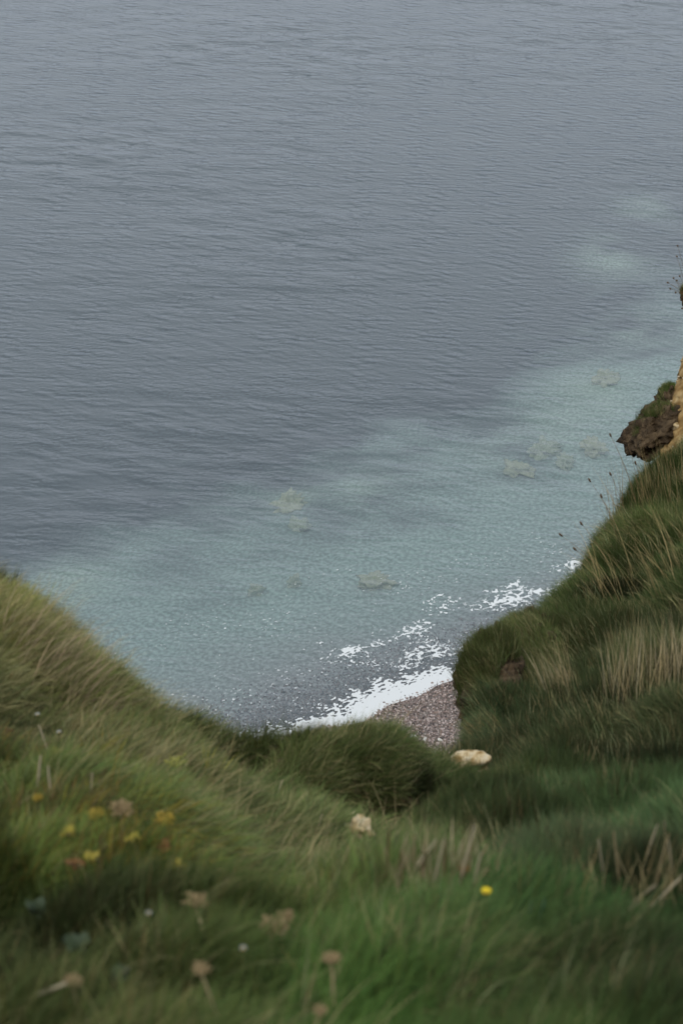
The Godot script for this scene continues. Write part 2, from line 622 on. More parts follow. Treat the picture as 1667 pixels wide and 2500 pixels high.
func build_shore() -> void:
	# shingle: a base sheet and loose pebbles on it
	var base := SurfaceTool.new()
	base.begin(Mesh.PRIMITIVE_TRIANGLES)
	var n := 60
	for j in n + 1:
		for i in n + 1:
			var a := lerpf(-60.0, 60.0, float(i) / n)
			var d := lerpf(3.0, -78.0, pow(float(j) / n, 1.6))
			var q := SHORE + ALONG * a + OUT * d
			base.add_vertex(Vector3(q.x, bed_y(q.x, q.y) + 0.02, q.y))
	for j in n:
		for i in n:
			var a := j * (n + 1) + i
			for k in [a, a + 1, a + n + 1, a + 1, a + n + 2, a + n + 1]:
				base.add_index(k)
	base.generate_normals()
	var bm := earthy(ramp_tex(61, 0.05, 3, [[0.3, lin(0.09, 0.078, 0.07)], [0.7, lin(0.22, 0.19, 0.17)]]), 0.7, null, 0.0)
	var beach := obj("beach", base.commit(), bm)
	tag(beach, "brownish grey shingle beach at the foot of the cliff", "beach", "", "structure")
	var shingle := thing("shingle", "brown and grey pebbles covering the beach below", "pebbles", Vector3.ZERO, "", "stuff")
	var cols := [[0.15, 0.13, 0.12], [0.22, 0.19, 0.17], [0.29, 0.25, 0.22], [0.17, 0.14, 0.115], [0.36, 0.33, 0.30], [0.07, 0.062, 0.06], [0.24, 0.19, 0.155], [0.46, 0.43, 0.39]]
	for k in 3:
		var mm := MultiMesh.new()
		mm.transform_format = MultiMesh.TRANSFORM_3D
		mm.use_colors = true
		mm.mesh = rock_mesh(70 + k, Vector3.ONE, 0.22, 0.8, 8, 6)
		mm.instance_count = 27000
		for i in mm.instance_count:
			var a := rng.randf_range(-13.0, 30.0)
			var d := rng.randf_range(-14.0, 9.0)
			while rng.randf() < smooth(0.5, 8.0, d): d = rng.randf_range(-14.0, 9.0)
			var q := SHORE + ALONG * a + OUT * d
			var s := rng.randf_range(0.035, 0.062) * (1.0 if rng.randf() < 0.94 else 1.6)
			var b := Basis.from_euler(Vector3(rng.randfn(0, 0.35), rng.randf() * TAU, rng.randfn(0, 0.35))).scaled_local(Vector3(s * rng.randf_range(1.0, 1.5), s * rng.randf_range(0.6, 0.9), s))
			mm.set_instance_transform(i, Transform3D(b, Vector3(q.x, bed_y(q.x, q.y) + 0.02 + s * rng.randf_range(0.1, 0.6), q.y)))
			var c: Array = cols[rng.randi() % cols.size()]
			var v := rng.randf_range(0.75, 1.3)
			mm.set_instance_color(i, Color(c[0] * v * 0.92, c[1] * v * 0.83, c[2] * v * 0.84))
		var o := MultiMeshInstance3D.new()
		o.name = "pebbles"
		o.multimesh = mm
		var m := StandardMaterial3D.new()
		m.vertex_color_use_as_albedo = true
		m.roughness = 0.75
		m.metallic_specular = 0.35
		o.material_override = m
		shingle.add_child(o, true)
		o.set_meta("kind", "stuff")
	var st_list := [[1010, 1788, 0.19, "larger pale stone on the shingle, nearest the grassy tuft"], [1037, 1797, 0.15, "pale stone on the shingle right beside the larger one"], [1074, 1802, 0.15, "pale stone on the shingle, rightmost of the three"], [906, 1773, 0.10, "small pale stone on the shingle near the water"]]
	for i in st_list.size():
		var s: Array = st_list[i]
		var p := on_plane(s[0], s[1], 0.9)
		p.y = bed_y(p.x, p.z) + s[2] * 0.35
		var o := obj("beach_stone", rock_mesh(90 + i, Vector3(s[2] * 1.2, s[2] * 0.6, s[2] * 0.8), 0.3), mats.beach_stone)
		o.position = p
		o.rotation.y = i * 1.3
		tag(o, s[3], "stone", "pale stones on the beach")
	# rocks under water
	var uw := [[915, 1400, 1.1, "yellowish boulder under the shallow water, nearest the beach", 0], [710, 1165, 1.3, "yellowish green rock under water in the middle of the bay", 0], [1450, 1068, 1.2, "tan rock under water left of the overhanging turf block", 0], [1265, 1120, 1.1, "tan sunken rock below the pale green shoal", 0], [1330, 1065, 1.3, "pale green sunken rock at the bright shoal", 1], [1480, 875, 1.4, "tan sunken rock far right above the shoal", 0], [735, 1245, 0.8, "small pale sunken rock left of the shoal", 1], [625, 1420, 0.55, "small pale sunken rock in the left shallows", 1], [720, 1400, 0.45, "smallest pale sunken rock beside the boulder", 1], [1380, 1105, 0.8, "small pale sunken rock right of the bright shoal", 1]]
	var rm := [earthy(ramp_tex(62, 0.02, 4, [[0.25, lin(0.40, 0.48, 0.34)], [0.75, lin(0.66, 0.70, 0.48)]]), 0.5, null, 0.0), earthy(ramp_tex(63, 0.02, 4, [[0.25, lin(0.34, 0.44, 0.30)], [0.75, lin(0.66, 0.74, 0.58)]]), 0.5, null, 0.0)]
	for i in uw.size():
		var s: Array = uw[i]
		var p := on_plane(s[0], s[1], -0.6)
		var by := bed_y(p.x, p.z)
		var hh := clampf((-0.35 - by) * 0.5, 0.25, 0.7)
		var o := obj("submerged_rock", rock_mesh(110 + i, Vector3(s[2] * 1.15, hh, s[2] * 0.85), 0.75, 1.3, 30, 20), rm[s[4]])
		o.position = Vector3(p.x, by + hh * 0.35, p.z)
		o.rotation.y = i * 0.9
		tag(o, s[3], "rock", "rocks under the water")
	build_foam()

func build_foam() -> void:
	var cell := noise(81, 1.5, 1, FastNoiseLite.TYPE_CELLULAR)
	cell.cellular_return_type = FastNoiseLite.RETURN_DISTANCE2_SUB
	cell.cellular_jitter = 1.1
	cell.domain_warp_enabled = true
	cell.domain_warp_amplitude = 1.2
	cell.domain_warp_frequency = 0.6
	var patch := noise(82, 0.16, 3)
	var hole := noise(83, 2.6, 3)
	var fleck := noise(84, 2.4, 3)
	var ragged := noise(85, 0.7, 4)
	var a0 := -9.0
	var d0 := -0.6
	var cs := 0.05
	var na := 660
	var nd := 330
	var st := SurfaceTool.new()
	st.begin(Mesh.PRIMITIVE_TRIANGLES)
	st.set_normal(Vector3.UP)
	var prev := PackedFloat32Array()
	var row := PackedFloat32Array()
	for j in nd + 1:
		row = PackedFloat32Array()
		row.resize(na + 1)
		var d := d0 + j * cs
		for i in na + 1:
			var a := a0 + i * cs
			var line := d + 0.35 * sin(a * 0.55 + 1.0) + 0.2 * sin(a * 1.37) - 0.05
			var v := -1.0
			# swash at the water's edge
			var w := 1.9 + 0.5 * sin(a * 0.4) + 1.3 * ragged.get_noise_2d(a, d * 0.6)
			if line > 0.0:
				var k := 0.34 - 0.55 * line / maxf(w, 0.4)
				v = maxf(v, minf(line * 4.0, k + 0.45 * hole.get_noise_2d(a * 0.8, d * 1.4) + 0.16))
				# lace of foam further out
				var env := 0.34 * exp(-pow((d - 5.0 - 0.12 * (a - 6.0)) / 2.2, 2.0)) * smooth(1.0, 6.0, a)
				env += 0.8 * patch.get_noise_2d(a, d * 1.6) - 0.18 - 0.3 * smooth(3.0, -3.0, a) - 0.45 * smooth(7.5, 11.0, d - 0.12 * a)
				if env > 0.0 and d > 0.4:
					var f := cell.get_noise_2d(a * 0.9, d * 1.35) + 1.0
					v = maxf(v, minf(env * 1.2, 0.5 * minf(env, 0.6) - f + 0.16 * hole.get_noise_2d(a, d)))
				v = maxf(v, fleck.get_noise_2d(a * 1.1, d * 2.0) - 0.50 - 0.004 * d + 0.16 * patch.get_noise_2d(a * 0.6 + 40.0, d))
			row[i] = v
		if j > 0:
			for i in na:
				march(st, a0 + i * cs, d - cs, cs, prev[i], prev[i + 1], row[i + 1], row[i])
		prev = row
	var m := plain(Color(lin(0.74, 0.76, 0.76), 0.78), 0.9)
	m.transparency = BaseMaterial3D.TRANSPARENCY_ALPHA
	var o := obj("foam", st.commit(), m)
	tag(o, "white lacy foam where the sea washes onto the shingle", "foam", "", "stuff")

func march(st: SurfaceTool, a: float, d: float, s: float, v0: float, v1: float, v2: float, v3: float) -> void:
	if v0 <= 0 and v1 <= 0 and v2 <= 0 and v3 <= 0: return
	var c := [Vector2(a, d), Vector2(a + s, d), Vector2(a + s, d + s), Vector2(a, d + s)]
	var v := [v0, v1, v2, v3]
	var poly := []
	for k in 4:
		var k2 := (k + 1) % 4
		if v[k] > 0: poly.append(c[k])
		if (v[k] > 0) != (v[k2] > 0):
			poly.append(c[k].lerp(c[k2], v[k] / (v[k] - v[k2])))
	for k in range(1, poly.size() - 1):
		for q in [poly[0], poly[k + 1], poly[k]]:
			var w: Vector2 = SHORE + ALONG * q.x + OUT * q.y
			var y := maxf(wave_y(w.x, w.y), bed_y(w.x, w.y)) + 0.035
			st.add_vertex(Vector3(w.x, y, w.y))

func wave_y(x: float, z: float) -> float:
	return wave(x, z).x * (0.2 + 0.8 * smooth(0.0, 12.0, offshore(x, z))) * 0.75

# ---------------------------------------------------------------- the slope
var g_az: PackedFloat64Array = []
var g_rows := 96
var g_pos: PackedVector3Array = []
var g_extra := 0

func build_land() -> void:
	var a := -PI
	while a < PI - 0.001:
		g_az.append(a)
		a += 0.0055 if absf(a) < 0.27 else 0.03 if absf(a) < 0.7 else 0.12
	var drop := [[0.03, 0.06], [0.07, 0.16], [0.09, 0.32], [0.08, 0.55], [0.02, 0.9], [0.05, 1.5], [0.3, 3.0], [0.8, 6.0], [2.0, 12.0], [5.0, 28.0], [9.0, 45.0], [14.0, 66.0]]
	g_extra = drop.size()
	var st := SurfaceTool.new()
	st.begin(Mesh.PRIMITIVE_TRIANGLES)
	st.set_smooth_group(0)
	var per := g_rows + 1 + g_extra
	for az in g_az:
		var R := rim_at(az)
		var h := Vector3(sin(az), 0, -cos(az))
		for j in g_rows + 1:
			var t := float(j) / g_rows
			var rr := 0.05 + (R - 0.05) * (t * 0.35 + 0.65 * t * t if R > 25.0 else t)
			var p := h * rr
			p.y = ground_y(p.x, p.z)
			if R < 40.0: p.y -= 0.05 * smooth(0.95, 1.0, t)
			g_pos.append(p)
		var rim: Vector3 = g_pos[g_pos.size() - 1]
		for k in g_extra:
			var q: Vector3
			if absf(az) < 1.7:
				var wob := 0.12 * n_bump.get_noise_3d(rim.x * 2.0, drop[k][1] * 2.0, rim.z * 2.0) * minf(1.0, drop[k][1])
				q = rim + h * (drop[k][0] + wob) - Vector3(0, drop[k][1], 0)
			else:
				q = rim + h * (pow(2.0, k + 1))
				q.y = rim.y + 0.3 * n_bump.get_noise_2d(q.x * 0.1, q.z * 0.1)
			g_pos.append(q)
	for p in g_pos: st.add_vertex(p)
	var n := g_az.size()
	for i in n:
		var i2 := (i + 1) % n
		for j in per - 1:
			var p0 := i * per + j
			var p1 := i2 * per + j
			for k in [p0, p0 + 1, p1, p1, p0 + 1, p1 + 1]:
				st.add_index(k)
	st.generate_normals()
	var m := earthy(ramp_tex(42, 0.015, 5, [[0.2, lin(0.02, 0.018, 0.009)], [0.55, lin(0.04, 0.042, 0.018)], [0.85, lin(0.075, 0.065, 0.03)]]), 0.8, grey_tex(43, 0.03, 4), 3.0)
	var o := obj("hillside", st.commit(), m)
	tag(o, "steep grassy slope at the top of the cliff", "hillside", "", "structure")

# earth faces at the right: the clay bank with flints, and blocks of turf that hang over
func build_bank() -> void:
	var st := SurfaceTool.new()
	st.begin(Mesh.PRIMITIVE_TRIANGLES)
	st.set_smooth_group(0)
	var nb := noise(101, 2.2, 4)
	var nu := 60
	var nv := 110
	for j in nv + 1:
		for i in nu + 1:
			st.add_vertex(bank_at(float(i) / nu, float(j) / nv, nb))
	for j in nv:
		for i in nu:
			var a := j * (nu + 1) + i
			for k in [a, a + 1, a + nu + 1, a + 1, a + nu + 2, a + nu + 1]:
				st.add_index(k)
	st.generate_normals()
	# turf on top of the bank, running back from its edge
	var top := SurfaceTool.new()
	top.begin(Mesh.PRIMITIVE_TRIANGLES)
	top.set_smooth_group(0)
	for j in 9:
		for i in nu + 1:
			var q := bank_at(float(i) / nu, 0.0, nb)
			top.add_vertex(q + Vector3(0.45, 0.10, -1.0) * (j / 8.0) * 3.0 + Vector3(0, 0.02 + 0.12 * n_bump.get_noise_2d(q.x * 2.0 + j, q.z), 0))
	for j in 8:
		for i in nu:
			var a := j * (nu + 1) + i
			for k in [a, a + nu + 1, a + 1, a + 1, a + nu + 1, a + nu + 2]:
				top.add_index(k)
	top.generate_normals()
	for i in 1700:
		var back := rng.randf() * rng.randf()
		bank_turf.append(bank_at(rng.randf_range(0.05, 1.0), 0.0, nb) + Vector3(0.45, 0.10, -1.0) * back * 3.0 + Vector3(0, 0.03, 0))
	var flints := []
	var root := thing("clay_bank", "ochre clay bank studded with flints at the right edge", "bank")
	obj("earth", st.commit(), mats.clay, root)
	obj("turf", top.commit(), mats.soil, root)
	var fr := RandomNumberGenerator.new()
	fr.seed = 131
	for i in 150:
		var u := 0.36 + 0.3 * fr.randf() * fr.randf()
		var v := fr.randf_range(0.3, 0.95)
		var size := 0.0075 * exp(fr.randfn(0.0, 0.45))
		if i == 0:
			u = 0.418
			v = 0.562
			size = 0.045
		var o := obj("flint", rock_mesh(130 + i % 6, Vector3(1.1, 0.85, 1.0), 0.4, 0.9, 12, 9) if i < 6 else flints[i % 6], mats.flint if i % 3 else mats.limestone, root)
		if i < 6: flints.append(o.mesh)
		o.position = bank_at(u, v, nb) + Vector3(-0.3, 0.1, 0.6) * size * 0.1
		o.basis = Basis.from_euler(Vector3(i * 0.7, i * 1.9, i * 0.4)).scaled(Vector3.ONE * size)
	# the block of turf that hangs out over the beach
	turf_block("overhanging_turf", "dark block of turf jutting out over the sea, roots hanging under it", pt(1594, 1052, 14.9), Vector3(0.18, 0.14, 0.23), 0.55, 141, true)
	turf_block("overhanging_turf", "dark turf lump behind the jutting block, against the clay bank", pt(1632, 985, 15.2), Vector3(0.085, 0.12, 0.15), 0.3, 142, false)
	turf_block("overhanging_turf", "small tuft of turf with clay at the right edge, highest of all", pt(1678, 726, 15.2), Vector3(0.055, 0.065, 0.09), 0.1, 143, false)
	turf_block("overhanging_turf", "grass capped lump of brown earth overhanging the beach on the right slope", pt(1192, 1668, 9.95), Vector3(0.15, 0.15, 0.26), 0.55, 144, false)
	turf_block("overhanging_turf", "lump of brown earth and grass joining the overhanging lump to the right slope", pt(1275, 1600, 10.45), Vector3(0.17, 0.13, 0.26), 0.5, 147, false)
	turf_block("overhanging_turf", "shaggy overhanging lip of turf left of the notch, above the pale stones", pt(915, 1912, 7.2), Vector3(0.17, 0.11, 0.2), -0.25, 145, false)
	turf_block("overhanging_turf", "rounded turf mound left of the shaggy lip, dark hollow beneath it", pt(770, 1920, 7.15), Vector3(0.16, 0.11, 0.2), -0.1, 146, false)

# rows run from the top to the foot; each: photograph height, column of the outer edge
const BANK := [[560, 1790], [640, 1740], [700, 1700], [760, 1692], [830, 1682], [880, 1663], [920, 1655], [960, 1646], [1000, 1635], [1040, 1625], [1080, 1615], [1110, 1609], [1140, 1600], [1165, 1595], [1200, 1591], [1260, 1591], [1330, 1640]]

func bank_at(u: float, v: float, nb: FastNoiseLite) -> Vector3:
	var t := v * (BANK.size() - 1)
	var k0 := mini(int(t), BANK.size() - 2)
	var f := t - k0
	var py := lerpf(BANK[k0][0], BANK[k0 + 1][0], f)
	var ex := lerpf(BANK[k0][1], BANK[k0 + 1][1], f)
	var D := 14.3 + 1.2 * (1.0 - v)
	var q: Vector3
	# the face comes towards the viewer to the right; behind its edge it turns back along the cliff
	if u < 0.4:
		var k := 1.0 - u / 0.4
		q = pt(ex + 60.0 * k * k, py - 10.0 * k, D + 2.3 * k)
	else:
		var k := (u - 0.4) / 0.6
		q = pt(ex + 800.0 * k, py + 120.0 * k * k, D - 3.6 * k)
	return q + Vector3(-0.5, 0.1, 0.8) * (0.07 * nb.get_noise_3dv(q * 2.0) + 0.04 * nb.get_noise_3dv(q * 5.0))

func turf_block(called: String, label: String, at: Vector3, size: Vector3, shear: float, seed_: int, roots: bool) -> void:
	var n := noise(seed_, 1.4, 4)
	var root := thing(called, label, "turf", at, "turf overhanging the cliff")
	var m := lump(func(d: Vector3) -> float:
		var q := 1.0 + 0.6 * n.get_noise_3dv(d) + 0.22 * n.get_noise_3dv(d * 4.0)
		return q * (1.12 if d.y > 0.0 else 1.0), size, 44, 30)
	var o := obj("earth", m, mats.turf_side, root)
	o.transform.basis = Basis(Vector3(1, shear, 0), Vector3(0, 1, 0), Vector3(0, 0, 1))
	if roots:
		var r := RandomNumberGenerator.new()
		r.seed = seed_
		for i in 16:
			var st := SurfaceTool.new()
			st.begin(Mesh.PRIMITIVE_TRIANGLES)
			var x := r.randf_range(-0.8, 0.7) * size.x
			var s := Vector3(x, shear * x - size.y * r.randf_range(0.3, 0.85), size.z * r.randf_range(-0.2, 0.9))
			tube(st, bend_path(s, r.randf() * TAU, PI - 0.3, PI + r.randfn(0, 0.7), r.randf_range(0.06, 0.2), 5), 0.004, 0.0015, 4)
			obj("root", st.commit(), mats.straw_brown if i % 3 else mats.straw, root)
	turf_caps.append([at, size, shear, seed_])

var turf_caps := []
var bank_turf := PackedVector3Array()

# ---------------------------------------------------------------- grass over the slope
# photograph column, row, green tint with shade of hollows and slope foot painted in (linear), share of straw, lean (radians), bearing of lean (degrees, 0 = right, 90 = away), length
const FIELD := [
	[60, 1560, 0.167, 0.178, 0.044, 0.42, 1.25, 25, 1.0], [60, 1700, 0.130, 0.139, 0.040, 0.42, 1.35, 15, 1.1], [300, 1720, 0.135, 0.166, 0.040, 0.38, 1.3, 20, 0.95], [500, 1790, 0.113, 0.145, 0.037, 0.35, 1.3, 20, 0.95],
	[30, 1740, 0.054, 0.068, 0.029, 0.12, 1.1, 20, 0.9], [250, 1800, 0.120, 0.150, 0.040, 0.35, 1.3, 10, 1.0], [600, 1860, 0.080, 0.116, 0.028, 0.15, 1.3, 15, 1.0],
	[760, 1790, 0.059, 0.089, 0.021, 0.09, 1.2, 40, 1.0], [900, 1830, 0.070, 0.106, 0.021, 0.12, 1.5, 10, 1.1], [850, 1900, 0.038, 0.044, 0.013, 0.19, 1.6, 0, 1.1], [830, 1965, 0.036, 0.037, 0.012, 0.12, 1.7, -20, 1.1], [620, 1950, 0.065, 0.107, 0.027, 0.15, 1.4, 5, 1.0],  # brown thatch, darkened further for the shade under the tuft
	[200, 1950, 0.085, 0.122, 0.029, 0.19, 1.3, 5, 1.0], [420, 2000, 0.075, 0.110, 0.028, 0.15, 1.3, 0, 1.0], [60, 2080, 0.081, 0.110, 0.023, 0.09, 1.1, 0, 1.0], [300, 2130, 0.059, 0.120, 0.020, 0.09, 1.1, 0, 1.0],
	[700, 2050, 0.092, 0.116, 0.036, 0.19, 1.4, 15, 1.05], [850, 2120, 0.081, 0.116, 0.032, 0.15, 1.4, 15, 1.1], [620, 2200, 0.064, 0.093, 0.020, 0.15, 1.2, 10, 1.1],
	[150, 2260, 0.068, 0.091, 0.029, 0.12, 1.1, 0, 0.9], [100, 2420, 0.075, 0.104, 0.027, 0.19, 1.2, -10, 1.0], [450, 2420, 0.065, 0.089, 0.022, 0.12, 1.2, 10, 1.0], [900, 2300, 0.051, 0.089, 0.021, 0.10, 1.2, 25, 1.0], [800, 2460, 0.053, 0.112, 0.021, 0.06, 1.2, 20, 1.0],
	[1250, 2270, 0.048, 0.096, 0.025, 0.03, 1.1, 30, 1.0], [1300, 2390, 0.046, 0.057, 0.015, 0.09, 1.4, 10, 1.0], [1580, 2420, 0.026, 0.041, 0.013, 0.06, 1.3, 10, 1.0], [1600, 2300, 0.039, 0.101, 0.023, 0.05, 1.0, 40, 1.0], [1250, 2480, 0.054, 0.098, 0.022, 0.06, 1.0, 30, 1.0],  # darkest points paint the shade of the lower right hollow
	[1100, 2120, 0.054, 0.068, 0.023, 0.15, 0.9, 60, 0.9], [1500, 2150, 0.049, 0.068, 0.025, 0.12, 1.0, 60, 0.9], [1300, 2100, 0.043, 0.068, 0.026, 0.06, 0.9, 70, 0.9],
	[1000, 1980, 0.065, 0.094, 0.023, 0.09, 1.1, 30, 0.9], [1200, 1990, 0.035, 0.057, 0.017, 0.04, 0.9, 60, 0.9], [1500, 1990, 0.038, 0.073, 0.023, 0.03, 0.8, 70, 0.9], [1630, 1920, 0.043, 0.076, 0.023, 0.03, 0.8, 80, 0.9],
	[1150, 1920, 0.043, 0.079, 0.022, 0.06, 0.8, 90, 0.8], [1250, 1850, 0.049, 0.063, 0.024, 0.15, 0.5, 100, 1.0], [1450, 1800, 0.034, 0.048, 0.014, 0.09, 0.7, 110, 1.0], [1600, 1780, 0.031, 0.041, 0.013, 0.12, 0.8, 120, 1.0],  # last two darkened for shade at the foot of the right slope
	[1500, 1855, 0.031, 0.044, 0.015, 0.09, 0.7, 110, 0.9], [1630, 1840, 0.028, 0.041, 0.014, 0.07, 0.7, 110, 0.9], [1400, 1845, 0.040, 0.058, 0.018, 0.09, 0.6, 110, 0.9], [1560, 1730, 0.037, 0.050, 0.018, 0.15, 0.6, 110, 1.0], [1420, 2440, 0.025, 0.036, 0.011, 0.07, 1.3, 10, 1.0], [1660, 2380, 0.028, 0.048, 0.014, 0.06, 1.2, 10, 1.0], [350, 1760, 0.050, 0.067, 0.022, 0.19, 1.3, 15, 1.0], [240, 1780, 0.050, 0.067, 0.022, 0.19, 1.3, 15, 1.0],  # more painted shade: foot of the right slope and lower right hollow
	[1330, 1740, 0.039, 0.061, 0.026, 0.12, 0.5, 120, 1.0], [1260, 1760, 0.043, 0.068, 0.022, 0.12, 0.7, 120, 0.9], [1600, 1620, 0.063, 0.096, 0.031, 0.20, 0.5, 110, 1.2], [1450, 1620, 0.045, 0.067, 0.027, 0.19, 0.6, 135, 1.1],
	[1250, 1590, 0.056, 0.091, 0.022, 0.12, 0.9, 125, 0.9], [1330, 1600, 0.085, 0.079, 0.023, 0.22, 0.9, 140, 1.0], [1420, 1530, 0.047, 0.078, 0.022, 0.12, 0.9, 140, 1.0], [1500, 1420, 0.051, 0.078, 0.019, 0.15, 1.1, 160, 1.0],
	[1600, 1400, 0.043, 0.077, 0.018, 0.15, 0.9, 145, 1.0], [1560, 1280, 0.063, 0.090, 0.023, 0.20, 0.8, 130, 1.0], [1640, 1200, 0.059, 0.090, 0.022, 0.20, 0.8, 120, 1.0],
]

func build_grass() -> void:
	var where := PackedVector3Array()
	for f in FIELD: where.append(hit(f[0], f[1]))
	for w in [[193, 1866], [429, 1861], [337, 1895], [300, 1975], [230, 2140], [330, 2095], [440, 2150], [60, 1880], [120, 1960], [500, 1990], [400, 2000], [60, 2020], [174, 2084]]:
		var q := hit(w[0], w[1])
		weeds.append(Vector3(q.x, 0.022, q.z))
	var leans := [0.3, 0.75, 1.2, 1.65]
	var variants := 3
	for l in leans.size():
		for v in variants:
			tuft_mesh[l * variants + v] = make_tuft(200 + l * 10 + v, leans[l], 0.85, 0.125, 24, 0.0028)
	for v in 4: tuft_mesh[12 + v] = make_tuft(260 + v, [0.5, 0.9, 1.2, 1.4][v], 0.3, 0.25, 5, 0.0022)      # long straw stems
	var kinds := [
		["foreground_grass", "blurred long green grass closest to the viewer"],
		["left_slope_grass", "windswept olive and straw coloured grass of the left slope"],
		["right_slope_grass", "dark green grass with pale stems on the right slope"],
	]
	var lists := []
	for k in kinds.size():
		var per_kind := []
		for m in tuft_mesh.size(): per_kind.append([])
		lists.append(per_kind)
	var per := g_rows + 1 + g_extra
	var n := g_az.size()
	var dens := 2300.0
	var left := 0.0
	for i in n:
		var az := g_az[i]
		if absf(az) > 1.2: continue
		var i2 := (i + 1) % n
		for j in g_rows + 4:
			var p0 := g_pos[i * per + j]
			var p1 := g_pos[i * per + j + 1]
			var p2 := g_pos[i2 * per + j]
			var p3 := g_pos[i2 * per + j + 1]
			var dist := (p0 - EYE).length()
			if dist < 1.7 or p0.z > -0.4 or absf(p0.x) > dist * 0.38 + 1.3: continue
			var nrm := (p1 - p0).cross(p2 - p0)
			var area := nrm.length()
			nrm = -nrm.normalized()
			if nrm.y < 0.0: nrm = -nrm
			var want := area * dens * (1.0 if absf(az) < 0.24 else 0.45) * clampf(5.0 / dist, 0.7, 1.1)
			left += want
			while left >= 1.0:
				left -= 1.0
				var u := rng.randf()
				var v := rng.randf()
				var p := p0.lerp(p1, u).lerp(p2.lerp(p3, u), v)
				add_tuft(lists, p, nrm, where, j > g_rows - 4)
	# turf on the overhanging blocks
	for t in turf_caps:
		var r := RandomNumberGenerator.new()
		r.seed = t[3]
		for i in 420 if t[3] < 144 else 1100:
			var x := r.randf_range(-1.0, 1.0)
			var z := r.randf_range(-1.0, 1.0)
			if x * x + z * z > (0.8 if t[3] < 144 else 0.98) or (z > 0.25 and t[3] < 144) or (t[3] == 144 and x + z > 0.6) or (t[3] == 147 and z > 0.55): continue
			var y := sqrt(1.0 - x * x - z * z) * (1.12 + 0.35 * n_tuss.get_noise_3d(x + t[3], 0.0, z))
			var p: Vector3 = t[0] + Vector3(x * t[1].x, y * t[1].y + t[2] * x * t[1].x, z * t[1].z)
			add_tuft(lists, p, Vector3(x * 0.6, 1, z * 0.4).normalized(), where, true, 0.55 if t[3] < 144 else 0.9)
	for p in bank_turf: add_tuft(lists, p, Vector3.UP, where, true, 1.1)
	var total := 0
	for k in kinds.size():
		var g := thing(kinds[k][0], kinds[k][1], "grass", Vector3.ZERO, "", "stuff")
		for m in tuft_mesh.size():
			var items: Array = lists[k][m]
			if items.is_empty(): continue
			total += items.size()
			var mm := MultiMesh.new()
			mm.transform_format = MultiMesh.TRANSFORM_3D
			mm.use_colors = true
			mm.mesh = tuft_mesh[m]
			mm.instance_count = items.size()
			for q in items.size():
				mm.set_instance_transform(q, items[q][0])
				mm.set_instance_color(q, items[q][1])
			var o := MultiMeshInstance3D.new()
			o.name = "blades"
			o.multimesh = mm
			o.material_override = mats.grass
			g.add_child(o, true)
			o.set_meta("kind", "stuff")
	print("tufts ", total)

